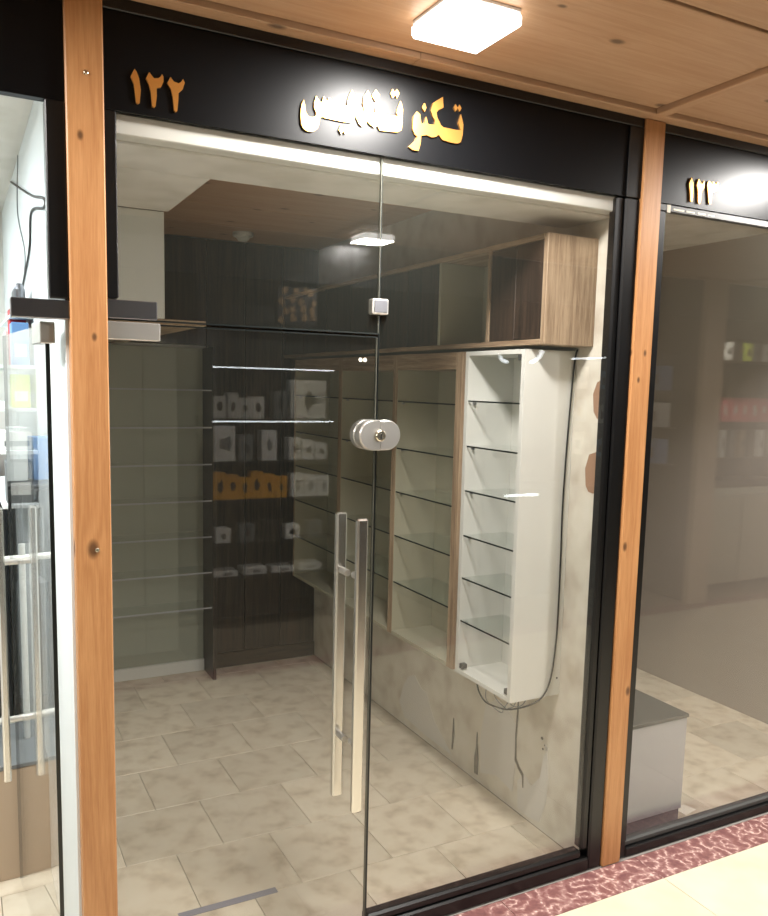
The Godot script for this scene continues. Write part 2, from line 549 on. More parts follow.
func build_ceiling() -> void:
	var c := structure("ceiling", Vector3(-4.5, 2.604, 0.0), Vector3(9, 2.62, OPPOSITE), M.groove, "wood panelled ceiling of the arcade with thin battens", 0.0)
	var rows := [[0.062, 0.598], [0.612, 1.262], [1.268, 1.918], [1.932, 2.468]]
	for k in range(-4, 5):
		var b := 2.022 + PITCH * (k - 1)
		for r in rows:
			bx(c, "wood_panel", Vector3(maxf(b + 0.024, -4.5), CEILING, r[0]), Vector3(minf(b + PITCH - 0.026, 9.0), 2.605, r[1]), M.ceiling_pine, 0.002, 0)
		if b > -4.4:
			for r in [[0.056, 0.62], [1.91, 2.474]]:
				bx(c, "batten", Vector3(b - 0.021, 2.574, r[0]), Vector3(b + 0.021, 2.606, r[1]), M.ceiling_pine, 0.002, 2)
		for z in [0.0, OPPOSITE - 0.054]:
			bx(c, "edge_batten", Vector3(maxf(b - 0.88, -4.5), 2.576, z), Vector3(minf(b + 0.879, 9.0), 2.606, z + 0.054), M.ceiling_pine, 0.002, 0)


# ---------------------------------------------------------------- the row of fronts
func post(x: float, label: String, screws: Array) -> void:
	var t := thing("wooden_post", label, "post", Vector3(x + 0.042, 0, -0.01))
	bx(t, "timber", Vector3(x, 0, -0.03), Vector3(x + 0.084, 2.576, 0.014), M.pine, 0.003, 1)
	for s in screws:
		obj("screw", loft(ring(0.0055, 12), [[1.0, 0.0], [1.0, 0.001], [0.6, 0.0025]]), M.screw, t, Vector3(x + s[0], s[1], 0.0141))


func build_front() -> void:
	post(0.245, "knotty pine post between the white lit shop and the empty shop", [[0.045, 2.395], [0.05, 1.285]])
	post(2.006, "knotty pine post between the two dark shop windows", [])
	post(-1.515, "pine post at the far side of the white lit shop", [])
	post(3.767, "pine post past the window with the grey plinth", [])
	# black metal frame round the fixed pane of the empty shop
	var t := thing("window_frame", "black metal frame around the fixed pane of the empty shop", "frame", Vector3(1.5, 0, -0.02))
	bx(t, "stile", Vector3(1.945, 0, -0.05), Vector3(2.005, SIGN_BOTTOM - 0.0005, 0.006), M.black, 0.006)
	bx(t, "bead", Vector3(1.916, 0.078, -0.045), Vector3(1.946, SIGN_BOTTOM, -0.002), M.black, 0.007)
	bx(t, "rail", Vector3(1.069, 0, -0.05), Vector3(1.946, 0.05, 0.008), M.black, 0.006)
	bx(t, "bead", Vector3(1.069, 0.049, -0.045), Vector3(1.918, 0.079, -0.002), M.black, 0.007)
	t = thing("door_jamb", "short black upright beside the post above the steel fitting", "frame", Vector3(0.344, 1.895, -0.02))
	bx(t, "upright", Vector3(0.329, 1.895, -0.04), Vector3(0.358, SIGN_BOTTOM, 0.0), M.black, 0.003)
	t = thing("overdoor_post", "black upright beside the pine post above the open glass door", "frame", Vector3(0.22, 1.885, -0.02))
	bx(t, "upright", Vector3(0.201, 1.885, -0.04), Vector3(0.2445, SIGN_BOTTOM, 0.004), M.black, 0.003)
	t = thing("window_frame", "black metal frame around the window with the grey plinth", "frame", Vector3(2.9, 0, -0.02))
	bx(t, "stile", Vector3(2.091, 0, -0.05), Vector3(2.128, SIGN_BOTTOM - 0.023, 0.0), M.black, 0.004)
	bx(t, "bead", Vector3(2.127, 0.05, -0.045), Vector3(2.142, SIGN_BOTTOM - 0.023, -0.012), M.black, 0.004)
	bx(t, "rail", Vector3(2.127, 0, -0.05), Vector3(3.766, 0.036, 0.004), M.black, 0.004)
	bx(t, "bead", Vector3(2.127, 0.035, -0.045), Vector3(3.72, 0.058, -0.01), M.grey_top, 0.005)
	bx(t, "stile", Vector3(3.72, 0.036, -0.05), Vector3(3.766, SIGN_BOTTOM - 0.023, 0.0), M.black, 0.004)


func glyphs(t: Node3D, called: String, polys: Array, z: float) -> void:
	for p in polys:
		var pts := PackedVector2Array()
		var mid := Vector2.ZERO
		for k in range(0, p.size(), 2):
			pts.append(Vector2(p[k], p[k + 1]) / 1000.0)
			mid += pts[-1]
		mid /= pts.size()
		for k in pts.size():
			pts[k] -= mid
		obj(called, prism(pts, 0.0, 0.006), M.gold, t, Vector3(mid.x, mid.y, z))


func build_sign_boards() -> void:
	var t := thing("shop_sign", "glossy black sign board with gold lettering and number above the empty shop", "sign", Vector3(1.16, SIGN_BOTTOM, 0))
	bx(t, "board", Vector3(0.329, SIGN_BOTTOM, -0.03), Vector3(2.005, 2.576, 0.0), M.sign, 0.001)
	bx(t, "top_rail", Vector3(0.329, 2.548, -0.002), Vector3(2.005, 2.576, 0.006), M.black, 0.003)
	bx(t, "side_rail", Vector3(1.945, SIGN_BOTTOM, 0.0002), Vector3(2.005, 2.547, 0.006), M.black, 0.002)
	glyphs(t, "letter", WORD_LETTERS, 0.0003)
	glyphs(t, "numeral", NUMBER_122, 0.0003)
	t = thing("shop_sign", "glossy black sign board with only a small gold number", "sign", Vector3(2.93, SIGN_BOTTOM, 0))
	bx(t, "board", Vector3(2.091, SIGN_BOTTOM, -0.03), Vector3(3.766, 2.576, 0.0), M.sign, 0.001)
	bx(t, "top_rail", Vector3(2.091, 2.548, -0.002), Vector3(3.766, 2.576, 0.006), M.black, 0.003)
	bx(t, "bottom_strip", Vector3(2.091, SIGN_BOTTOM - 0.022, -0.03), Vector3(3.766, SIGN_BOTTOM - 0.001, -0.004), M.grey_top, 0.001)
	glyphs(t, "numeral", NUMBER_123, 0.0003)
	var scraps := [[2.135, 0.016, 0.026], [2.165, 0.05, 0.006], [2.225, 0.04, 0.005], [2.28, 0.035, 0.006], [2.33, 0.03, 0.004]]
	for s in scraps:
		bx(t, "tape_scrap", Vector3(s[0], SIGN_BOTTOM - 0.014 - s[2] / 2, -0.004), Vector3(s[0] + s[1], SIGN_BOTTOM - 0.014 + s[2] / 2, -0.0032), M.paper, 0.0)
	t = thing("shop_sign", "plain black sign board above the white lit shop", "sign", Vector3(-0.6, SIGN_BOTTOM, 0))
	bx(t, "board", Vector3(-1.43, SIGN_BOTTOM, -0.03), Vector3(0.2445, 2.576, 0.0), M.sign, 0.001)


# ---------------------------------------------------------------- glass and its fittings
func pull_bar(t: Node3D, x: float, z: float, y0: float, y1: float) -> void:
	var s := signf(z)
	var h := bx(t, "pull_handle", Vector3(x - 0.0165, y0, z - 0.011), Vector3(x + 0.0165, y1, z + 0.011), M.handle, 0.0055, 1)
	for y in [y0 + 0.2, y1 - 0.17]:
		var b := obj("standoff", tube([Vector3(0, 0, 0), Vector3(0, 0, -s * (absf(z) - 0.015))], 0.010, 12), M.steel, h, Vector3(x, y, z - s * 0.010))
		b.name = "standoff"


func half_lock(sign_: float) -> PackedVector2Array:
	var p := PackedVector2Array([Vector2(0.0005 * sign_, -0.043), Vector2(0.024 * sign_, -0.043)])
	for k in range(1, 16):
		var a := -PI / 2 + PI * k / 16.0
		p.append(Vector2((0.024 + cos(a) * 0.043) * sign_, sin(a) * 0.043))
	p.append(Vector2(0.024 * sign_, 0.043))
	p.append(Vector2(0.0005 * sign_, 0.043))
	return p


func shifted(p: PackedVector2Array, by: Vector2) -> PackedVector2Array:
	var q := PackedVector2Array()
	for v in p:
		q.append(v + by)
	return q


func build_glass() -> void:
	var z0 := -0.021
	var z1 := -0.011
	# fixed pane
	var t := thing("fixed_glass_panel", "tall fixed glass pane between the glass door and the black frame", "glass panel", Vector3(1.49, 0.078, -0.016))
	bx(t, "pane", Vector3(1.0697, 0.076, z0), Vector3(1.917, SIGN_BOTTOM, z1), M.glass, 0.0)
	bx(t, "pane_edge", Vector3(1.0675, 0.076, z0), Vector3(1.0697, SIGN_BOTTOM, z1), M.glass_edge, 0.0)
	var o := half_lock(1.0)
	obj("lock_keeper", loft(shifted(o, Vector2(-0.03, 0)), [[1.0, 0.0], [1.0, 0.020], [0.93, 0.024]]), M.steel, t, Vector3(1.067 + 0.03, 1.561, z1 + 0.0002))
	# pane above the door
	t = thing("glass_overdoor", "glass pane above the door of the empty shop", "glass panel", Vector3(0.7, 1.845, -0.016))
	bx(t, "pane", Vector3(0.3285, 1.8485, z0), Vector3(1.0653, SIGN_BOTTOM, z1), M.glass, 0.0)
	bx(t, "pane_edge", Vector3(1.0653, 1.8485, z0), Vector3(1.0665, SIGN_BOTTOM, z1), M.pale_edge, 0.0)
	bx(t, "pane_edge", Vector3(0.3285, 1.8445, z0), Vector3(1.0665, 1.8485, z1), M.glass_edge, 0.0)
	bx(t, "patch_fitting", Vector3(0.3285, 1.847, z0 - 0.012), Vector3(0.448, 1.892, z1 + 0.014), M.dull_steel, 0.002)
	var c := bx(t, "clamp", Vector3(1.042, 1.900, z0 - 0.009), Vector3(1.093, 1.943, z1 + 0.010), M.steel, 0.003)
	bx(c, "clamp_cover", Vector3(1.047, 1.905, z1 + 0.0085), Vector3(1.088, 1.938, z1 + 0.0125), M.dull_steel, 0.002)
	# the door
	t = thing("glass_door", "closed frameless glass door of the empty shop with long steel pull handles", "door", Vector3(0.7, 0.01, -0.016))
	bx(t, "pane", Vector3(0.333, 0.012, z0), Vector3(1.0622, 1.8355, z1), M.glass, 0.0)
	bx(t, "pane_edge", Vector3(1.0622, 0.012, z0), Vector3(1.0635, 1.8355, z1), M.pale_edge, 0.0)
	bx(t, "pane_edge", Vector3(0.333, 1.8355, z0), Vector3(1.0635, 1.8385, z1), M.glass_edge, 0.0)
	bx(t, "patch_fitting", Vector3(0.3285, 1.797, z0 - 0.012), Vector3(0.455, 1.840, z1 + 0.014), M.steel, 0.002)
	bx(t, "bottom_patch_fitting", Vector3(0.3285, 0.006, z0 - 0.012), Vector3(0.455, 0.05, z1 + 0.014), M.steel, 0.002)
	pull_bar(t, 0.997, 0.05, 0.461, 1.331)
	pull_bar(t, 0.982, -0.058, 0.465, 1.335)
	o = half_lock(-1.0)
	var lock := obj("lock", loft(shifted(o, Vector2(0.03, 0)), [[1.0, 0.0], [1.0, 0.026], [0.93, 0.031]]), M.steel, t, Vector3(1.067 - 0.03, 1.561, z1 + 0.0002))
	obj("lock_cylinder", loft(ring(0.0165, 20), [[1.0, 0.0], [1.0, 0.008], [0.8, 0.011]]), M.screw, lock, Vector3(1.062, 1.561, z1 + 0.031))
	bx(lock, "keyhole", Vector3(1.0605, 1.553, z1 + 0.0415), Vector3(1.0635, 1.567, z1 + 0.0428), M.ink, 0.0)
	for x in [1.012, 1.026]:
		obj("sticker", loft(ring(0.006, 14), [[1.0, 0.0], [1.0, 0.0006]]), M.paper, t, Vector3(x, 1.772, z1 + 0.0002))
	obj("lock_backplate", loft(shifted(o, Vector2(0.03, 0)), [[1.0, 0.0], [1.0, 0.022], [0.93, 0.026]]), M.steel, t, Vector3(1.067 - 0.03, 1.561, z0 - 0.0265))
	# the window of the next shop
	t = thing("shop_window", "wide glass window pane before the grey plinth", "glass panel", Vector3(2.9, 0.055, -0.02))
	bx(t, "pane", Vector3(2.14, 0.054, -0.031), Vector3(3.722, SIGN_BOTTOM - 0.0225, -0.021), M.glass, 0.0)


# ---------------------------------------------------------------- the empty shop
func wall_patch(parent: Node3D, called: String, pts: Array, m: Material, proud := 0.0015) -> void:
	# points are (z, y) on the plaster wall; the flake lies on its face
	var mid := Vector2.ZERO
	var q := PackedVector2Array()
	for p in pts:
		q.append(Vector2(p[0], p[1]))
		mid += q[-1]
	mid /= q.size()
	for k in q.size():
		q[k] -= mid
	var o := obj(called, prism(q, 0.0, proud), m, parent, Vector3(1.9599, mid.y, mid.x))
	o.rotation.y = -PI / 2


func build_empty_shop() -> void:
	# plaster soffit just inside the glass
	var s := structure("trim_1", Vector3(0.358, 2.275, -0.31), Vector3(1.96, 2.50, -0.075), M.white_paint, "white plaster soffit just inside the glass", 0.004)
	bx(s, "lip", Vector3(0.359, 2.281, -0.076), Vector3(1.944, 2.44, -0.0235), M.white_board, 0.003)
	structure("trim_2", Vector3(0.326, 2.275, -0.84), Vector3(0.67, 2.50, -0.3105), M.white_paint, "white plaster soffit over the corner by the door", 0.003)
	# boxed upper cabinet on the hidden side wall
	var t := thing("upper_cabinet", "white upper cabinet with a wooden base board in the corner", "cabinet", Vector3(0.5, 1.90, -1.6))
	bx(t, "end_panel", Vector3(0.327, 1.914, -0.858), Vector3(0.655, 2.274, -0.84), M.white_board, 0.002)
	bx(t, "front_panel", Vector3(0.637, 1.914, -2.58), Vector3(0.655, 2.49, -0.859), M.brown, 0.002, 2)
	bx(t, "base_board", Vector3(0.327, 1.896, -2.58), Vector3(0.80, 1.9135, -0.84), M.oak, 0.002, 2)
	# rear wall: glass shelving, then dark wood panels
	t = thing("shelving", "empty pale shelving with thin glass shelves on the rear wall", "shelving", Vector3(0.8, 0, -2.5))
	bx(t, "back_panel", Vector3(0.33, 0.0, -2.598), Vector3(1.255, 1.89, -2.585), M.grey_green, 0.002)
	bx(t, "kickboard", Vector3(0.33, 0.0, -2.584), Vector3(1.255, 0.07, -2.565), M.white_board, 0.002)
	bx(t, "side_panel", Vector3(1.2555, 0.0, -2.598), Vector3(1.275, 1.89, -2.38), M.brown, 0.002, 1)
	for k in 7:
		var y := 0.42 + 0.205 * k
		var g := bx(t, "glass_shelf", Vector3(0.34, y, -2.58), Vector3(1.2545, y + 0.008, -2.40), M.shelf_glass, 0.0)
		bx(g, "polished_edge", Vector3(0.34, y, -2.40), Vector3(1.2545, y + 0.008, -2.398), M.grey_side, 0.0)
	t = thing("wall_panelling", "dark brown wood panelling on the rear wall of the empty shop", "panelling", Vector3(1.6, 0, -2.55))
	for k in 3:
		bx(t, "panel", Vector3(1.277 + 0.2277 * k, 0.09, -2.598), Vector3(1.277 + 0.2277 * (k + 1) - 0.003, 2.495, -2.575), M.brown, 0.002, 1)
	bx(t, "panel", Vector3(0.66, 1.905, -2.598), Vector3(1.2745, 2.495, -2.575), M.brown, 0.002, 1)
	bx(t, "skirting", Vector3(1.277, 0.0, -2.598), Vector3(1.959, 0.088, -2.565), M.brown, 0.002, 0)
	t = thing("smoke_detector", "small white smoke detector on the shop ceiling", "smoke detector", Vector3(1.40, 2.5, -2.3))
	var d := obj("base", loft(ring(0.055, 24), [[0.9, -0.022], [1.0, -0.018], [1.0, 0.0]]), M.white_board, t, Vector3(1.40, 2.4995, -2.3))
	d.rotation.x = -PI / 2
	var n := obj("sensor", loft(ring(0.035, 20), [[0.7, -0.022], [1.0, -0.010], [1.0, 0.0]]), M.white_board, t, Vector3(1.40, 2.478, -2.3))
	n.rotation.x = -PI / 2
	# what is left on the plaster of the side wall
	var w := thing("plaster_damage", "peeling plaster flakes, cracks and grime on the bare wall below the units", "damage", Vector3(1.9599, 0, -0.7))
	wall_patch(w, "plaster_flake", [[-1.44, 0.10], [-1.40, 0.20], [-1.35, 0.265], [-1.29, 0.29], [-1.22, 0.245], [-1.17, 0.245], [-1.13, 0.18], [-1.08, 0.12], [-1.0, 0.075], [-0.93, 0.03], [-1.2, 0.03], [-1.38, 0.045]], M.patch)
	wall_patch(w, "plaster_flake", [[-0.70, 0.05], [-0.71, 0.2], [-0.68, 0.36], [-0.60, 0.42], [-0.52, 0.40], [-0.465, 0.36], [-0.46, 0.2], [-0.47, 0.07], [-0.58, 0.09]], M.patch)
	wall_patch(w, "plaster_flake", [[-0.43, 0.02], [-0.44, 0.13], [-0.40, 0.18], [-0.35, 0.15], [-0.30, 0.21], [-0.285, 0.30], [-0.265, 0.33], [-0.25, 0.22], [-0.26, 0.12], [-0.29, 0.03], [-0.36, 0.015]], M.patch)
	wall_patch(w, "peeled_spot", [[-0.13, 1.37], [-0.137, 1.43], [-0.12, 1.48], [-0.09, 1.49], [-0.06, 1.51], [-0.06, 1.37], [-0.09, 1.345], [-0.115, 1.35]], M.scar)
	wall_patch(w, "peeled_spot", [[-0.11, 1.63], [-0.117, 1.69], [-0.10, 1.73], [-0.07, 1.745], [-0.06, 1.72], [-0.06, 1.61], [-0.09, 1.605]], M.scar)
	wall_patch(w, "crack", [[-0.462, 0.56], [-0.455, 0.56], [-0.452, 0.42], [-0.457, 0.3], [-0.452, 0.22], [-0.43, 0.195], [-0.40, 0.175], [-0.398, 0.12], [-0.405, 0.12], [-0.412, 0.165], [-0.44, 0.185], [-0.463, 0.21], [-0.466, 0.32], [-0.46, 0.44]], M.dirt, 0.002)
	wall_patch(w, "crack", [[-0.935, 0.06], [-0.925, 0.06], [-0.915, 0.14], [-0.922, 0.21], [-0.928, 0.21], [-0.932, 0.13]], M.dirt, 0.002)
	wall_patch(w, "crack", [[-0.745, 0.03], [-0.72, 0.03], [-0.718, 0.10], [-0.728, 0.17], [-0.732, 0.22], [-0.737, 0.22], [-0.74, 0.15], [-0.75, 0.1]], M.dirt, 0.002)
	for k in 9:
		var z := -0.285 + rng.randf_range(-0.02, 0.02)
		var y := 0.345 + rng.randf_range(-0.025, 0.025)
		var r := rng.randf_range(0.003, 0.008)
		wall_patch(w, "chip", [[z - r, y], [z - r * 0.2, y + r], [z + r, y + r * 0.3], [z + r * 0.5, y - r], [z - r * 0.6, y - r * 0.8]], M.dirt if k % 2 else M.patch, 0.002)


# one open display unit on the side wall: end panels, back, boards and glass shelves
func display_unit(called: String, label: String, z0: float, z1: float, shelves: Array, board: Material, back: Material, top: float, wall_side := 1.9595) -> Node3D:
	var x0 := 1.735
	var t := thing(called, label, "display unit", Vector3(1.85, 0.575, (z0 + z1) / 2.0))
	for z in [z0 - 0.019, z1]:
		var p := bx(t, "end_panel", Vector3(x0 + 0.002, 0.575, z), Vector3(wall_side, 1.838, z + 0.019), back, 0.0005, 1)
		bx(p, "edge_band", Vector3(x0, 0.575, z), Vector3(x0 + 0.0015, 1.838, z + 0.019), board, 0.0, 1)
	bx(t, "back_panel", Vector3(wall_side - 0.012, 0.592, z1 + 0.0195), Vector3(wall_side, 1.82, z0 - 0.0195), back, 0.0)
	bx(t, "bottom_board", Vector3(x0, 0.575, z1 + 0.0195), Vector3(wall_side, 0.5915, z0 - 0.0195), back, 0.001, 2)
	bx(t, "top_board", Vector3(x0, 1.838 - top, z1 + 0.0195), Vector3(wall_side, 1.838, z0 - 0.0195), board, 0.001, 2)
	for y in shelves:
		var g := bx(t, "glass_shelf", Vector3(x0 + 0.006, y, z1 + 0.021), Vector3(wall_side - 0.014, y + 0.006, z0 - 0.021), M.shelf_glass, 0.0)
		bx(g, "polished_edge", Vector3(x0 + 0.004, y, z1 + 0.021), Vector3(x0 + 0.006, y + 0.006, z0 - 0.021), M.glass_edge, 0.0)
		for z in [z1 + 0.026, z0 - 0.026]:
			obj("shelf_pin", tube([Vector3(0, 0, -0.006), Vector3(0, 0, 0.006)], 0.005, 8), M.dull_steel, g, Vector3(x0 + 0.03, y - 0.0055, z))
	return t


func build_right_units() -> void:
	var t := display_unit("display_unit", "white wall-hung display unit with six glass shelves and a hanging cable", -0.215, -0.585, [1.648, 1.475, 1.302, 1.126, 0.957, 0.785], M.white_board, M.white_board, 0.016)
	for p in [[0.597, -0.245], [0.597, -0.545], [1.80, -0.245]]:
		bx(t, "glass_clip", Vector3(1.737, p[0], p[1] - 0.014), Vector3(1.762, p[0] + 0.02, p[1] + 0.008), M.grey_top, 0.002)
	var hole := obj("cable_hole", loft(ring(0.004, 10), [[1.0, 0.0], [1.0, 0.0008]]), M.ink, t, Vector3(1.945, 0.64, -0.2149))
	hole.position.z += 0.0
	var shelves := [1.632, 1.424, 1.228, 1.028, 0.815]
	display_unit("display_unit", "oak display unit with glass shelves next to the white display unit", -0.632, -1.15, shelves, M.oak, M.cream_board, 0.066)
	display_unit("display_unit", "middle one of the oak display units, further into the empty shop", -1.152, -1.74, shelves, M.oak, M.cream_board, 0.066)
	display_unit("display_unit", "last oak display unit at the rear wall of the empty shop", -1.742, -2.38, shelves, M.oak, M.cream_board, 0.066)
	var filler := thing("filler_strip", "narrow oak upright strip between the white and the oak display unit", "strip", Vector3(1.84, 0.575, -0.608))
	bx(filler, "upright", Vector3(1.733, 0.575, -0.6315), Vector3(1.9595, 1.838, -0.6045), M.oak, 0.001, 1)
	# upper cabinets
	t = thing("upper_cabinet", "oak upper cabinet with dark doors above the display units", "cabinet", Vector3(1.85, 1.852, -1.2))
	var x0 := 1.745
	bx(t, "end_panel", Vector3(x0, 1.852, -0.152), Vector3(1.9595, 2.214, -0.13), M.oak, 0.0015, 1)
	bx(t, "top_board", Vector3(x0, 2.196, -2.58), Vector3(1.9595, 2.214, -0.1525), M.oak, 0.001, 2)
	bx(t, "bottom_board", Vector3(x0, 1.852, -2.58), Vector3(1.9595, 1.87, -0.1525), M.oak, 0.001, 2)
	bx(t, "back_panel", Vector3(1.948, 1.8705, -2.58), Vector3(1.9595, 2.1955, -0.1525), M.cream_board, 0.0)
	for z in [-0.456, -0.80, -1.34, -1.96]:
		bx(t, "divider", Vector3(x0, 1.8705, z - 0.018), Vector3(1.947, 2.1955, z), M.oak if z == -0.456 else M.cream_board if z == -0.80 else M.brown, 0.001, 1)
	for r in [[-0.455, -0.153], [-1.339, -0.819], [-1.959, -1.359], [-2.58, -1.979]]:
		var mid: float = (r[0] + r[1]) / 2.0
		for q in [[r[0] + 0.001, mid - 0.001], [mid + 0.001, r[1] - 0.001]]:
			bx(t, "door", Vector3(x0 + 0.003, 1.872, q[0]), Vector3(x0 + 0.02, 2.194, q[1]), M.brown, 0.0015, 1)


func build_cables() -> void:
	var z := -0.209
	var c := obj("power_cable", tube(smooth_path([Vector3(1.952, 1.846, z + 0.008), Vector3(1.948, 1.80, z), Vector3(1.936, 1.60, z), Vector3(1.927, 1.306, z), Vector3(1.930, 1.10, z), Vector3(1.931, 0.93, z), Vector3(1.929, 0.80, z), Vector3(1.915, 0.66, z), Vector3(1.88, 0.585, z + 0.002), Vector3(1.83, 0.553, z - 0.01), Vector3(1.765, 0.535, z - 0.04),
		Vector3(1.74, 0.53, z - 0.09), Vector3(1.738, 0.525, z - 0.16), Vector3(1.742, 0.545, z - 0.21), Vector3(1.75, 0.568, z - 0.24)]), 0.0032, 8), M.black_cable, self)
	tag(c, "thin black cable hanging down the white end panel", "cable")
	for k in 3:
		var p := []
		for j in 6:
			p.append(Vector3(1.78 + 0.055 * k + rng.randf_range(-0.012, 0.012), 0.566 - 0.075 * sin(PI * j / 5.0) - rng.randf_range(0.0, 0.02), -0.27 - 0.035 * j - 0.02 * k + rng.randf_range(-0.01, 0.01)))
		p[0].y = 0.57
		p[-1].y = 0.57
		var w := obj("loose_wire", tube(smooth_path(p, 6), 0.0018, 6), M.grey_cable, self)
		tag(w, "thin grey wire tangled below the white display unit", "wire", "loose wires below the white unit")


# ---------------------------------------------------------------- the shop next door, with the grey plinth
func build_next_shop() -> void:
	var t := thing("plinth", "low grey plinth with a dark top behind the next shop window", "plinth", Vector3(2.38, 0, -0.26))
	bx(t, "body", Vector3(2.16, 0.05, -0.405), Vector3(2.524, 0.43, -0.106), M.grey_side, 0.003)
	bx(t, "base", Vector3(2.168, 0.0, -0.40), Vector3(2.518, 0.0495, -0.112), M.dark_base, 0.002)
	bx(t, "top", Vector3(2.156, 0.4305, -0.409), Vector3(2.528, 0.446, -0.102), M.grey_top, 0.002)
	var p := obj("paper_scrap", prism(PackedVector2Array([Vector2(-0.03, -0.035), Vector2(0.045, -0.02), Vector2(0.03, 0.03), Vector2(-0.035, 0.04)]), 0.0, 0.0012), M.paper, self, Vector3(2.60, 0.0012, -0.155))
	p.rotation.x = -PI / 2
	tag(p, "scrap of white paper on the tiles beside the grey plinth", "paper")


# ---------------------------------------------------------------- the white lit shop with its door open
func build_bright_shop() -> void:
	var cool := Color(0.93, 0.98, 1.0)
	ceiling_lamp(-0.55, -0.8, "ceiling lamp inside the white lit shop, over its entrance", 2.6, cool, 2.52, 0.18, "lamps inside the white lit shop")
	ceiling_lamp(-0.55, -1.9, "ceiling lamp inside the white lit shop, towards its rear wall", 1.8, cool, 2.52, 0.18, "lamps inside the white lit shop")
	var z0 := -0.021
	var z1 := -0.011
	var t := thing("glass_overdoor", "glass pane above the open door of the white lit shop", "glass panel", Vector3(-0.6, 1.845, -0.016))
	bx(t, "pane", Vector3(-1.43, 1.846, z0), Vector3(0.202, SIGN_BOTTOM, z1), M.glass, 0.0)
	bx(t, "patch_fitting", Vector3(0.118, 1.838, z0 - 0.012), Vector3(0.2448, 1.882, z1 + 0.014), M.dull_steel, 0.002)
	# door, hinged beside the post and swung inwards
	t = thing("glass_door", "open frameless glass door swung into the white lit shop", "door", Vector3(0.199, 0.0, -0.045), "", deg_to_rad(-85.5))
	W[t] = Vector3.ZERO
	bx(t, "pane", Vector3(-0.73, 0.012, -0.005), Vector3(-0.003, 1.828, 0.005), M.glass, 0.0)
	bx(t, "pane_edge", Vector3(-0.003, 0.012, -0.005), Vector3(0.0, 1.828, 0.005), M.glass_edge, 0.0)
	bx(t, "pane_edge", Vector3(-0.733, 0.012, -0.005), Vector3(-0.73, 1.828, 0.005), M.glass_edge, 0.0)
	bx(t, "patch_fitting", Vector3(-0.115, 1.782, -0.017), Vector3(0.006, 1.834, 0.017), M.steel, 0.002)
	pull_bar(t, -0.575, 0.052, 0.44, 1.31)
	pull_bar(t, -0.575, -0.047, 0.44, 1.31)
	# shelf on the partition wall and what stands on it
	var xw := 0.2375
	t = thing("wall_shelf", "white wall shelf of boards and rails inside the white lit shop", "shelf", Vector3(0.18, 1.4, -1.2))
	for y in [1.74, 1.60, 1.46, 1.28]:
		bx(t, "board", Vector3(0.125, y - 0.012, -1.75), Vector3(xw, y, -0.86), M.cool_white, 0.001)
	bx(t, "upright", Vector3(0.225, 1.2, -1.768), Vector3(xw, 1.95, -1.7505), M.cool_white, 0.001)
	var kinds := [
		[1.74, -0.90, 0.05, 0.11, 0.14, "blue", "blue carton on the top wall shelf of the white lit shop"], [1.74, -1.0, 0.05, 0.10, 0.19, "red", "red carton on the top wall shelf of the white lit shop"],
		[1.74, -1.1, 0.06, 0.10, 0.12, "carton", "white carton on the top wall shelf beside the red carton"], [1.60, -0.90, 0.055, 0.09, 0.11, "lime", "lime yellow carton on the second wall shelf of the white lit shop"],
		[1.60, -1.02, 0.055, 0.09, 0.10, "carton", "white carton on the second wall shelf next to the lime carton"], [1.46, -0.90, 0.09, 0.14, 0.06, "carton", "flat white carton on the third wall shelf of the white lit shop"],
		[1.28, -0.90, 0.08, 0.10, 0.14, "grey_box", "grey carton on the lowest wall shelf of the white lit shop"], [1.28, -1.05, 0.07, 0.10, 0.12, "blue", "blue carton on the lowest wall shelf of the white lit shop"]]
	for k in kinds:
		var o := thing("product_box", k[6], "box", Vector3(0.18, k[0], k[1]), "cartons on the wall shelf")
		bx(o, "carton", Vector3(0.22 - k[2], k[0] + 0.0005, k[1] - k[3]), Vector3(0.222, k[0] + k[4], k[1]), M[k[5]], 0.002)
		bx(o, "print", Vector3(0.228 - k[2], k[0] + k[4] * 0.2, k[1] + 0.0002), Vector3(0.214, k[0] + k[4] * 0.5, k[1] + 0.0008), M.carton if k[5] != "carton" else M.grey_box, 0.0)
	# jars on top of the steel-like rail high on the wall
	for k in 3:
		var j := obj("spray_can", loft(ring(0.018, 14), [[1.0, 0.0], [1.0, 0.085], [0.7, 0.098], [0.5, 0.105]]), M.dull_steel, self, Vector3(0.20, 1.905, -0.95 - 0.05 * k))
		j.rotation.x = -PI / 2
		tag(j, "small steel spray can on the high ledge of the white lit shop", "can", "cans on the high ledge")
	t = thing("wall_ledge", "narrow white ledge with steel cans high on the white wall", "shelf", Vector3(0.2, 1.89, -1.1))
	bx(t, "board", Vector3(0.165, 1.894, -1.5), Vector3(xw, 1.9045, -0.9), M.cool_white, 0.001)
	# low beige counter
	t = thing("counter", "low beige counter on the floor of the white lit shop", "counter", Vector3(-0.4, 0, -1.0))
	bx(t, "front_panel", Vector3(-1.1, 0.0, -0.818), Vector3(xw, 0.392, -0.80), M.beige, 0.002)
	bx(t, "top_board", Vector3(-1.1, 0.3925, -1.2), Vector3(xw, 0.408, -0.797), M.grey_box, 0.002)
	bx(t, "rear_panel", Vector3(-1.1, 0.0, -1.2), Vector3(xw, 0.392, -1.183), M.beige, 0.002)
	t = thing("display_rail", "white tube rail stand on the beige counter", "rail", Vector3(0.1, 0.408, -1.0))
	for y in [0.487, 1.07]:
		obj("rail", tube([Vector3(-1.05, y, -1.0), Vector3(0.215, y, -1.0)], 0.012, 10), M.white_board, t)
	for x in [-1.0, 0.05]:
		obj("upright", tube([Vector3(x, 0.4085, -1.0), Vector3(x, 1.12, -1.0)], 0.011, 10), M.white_board, t)
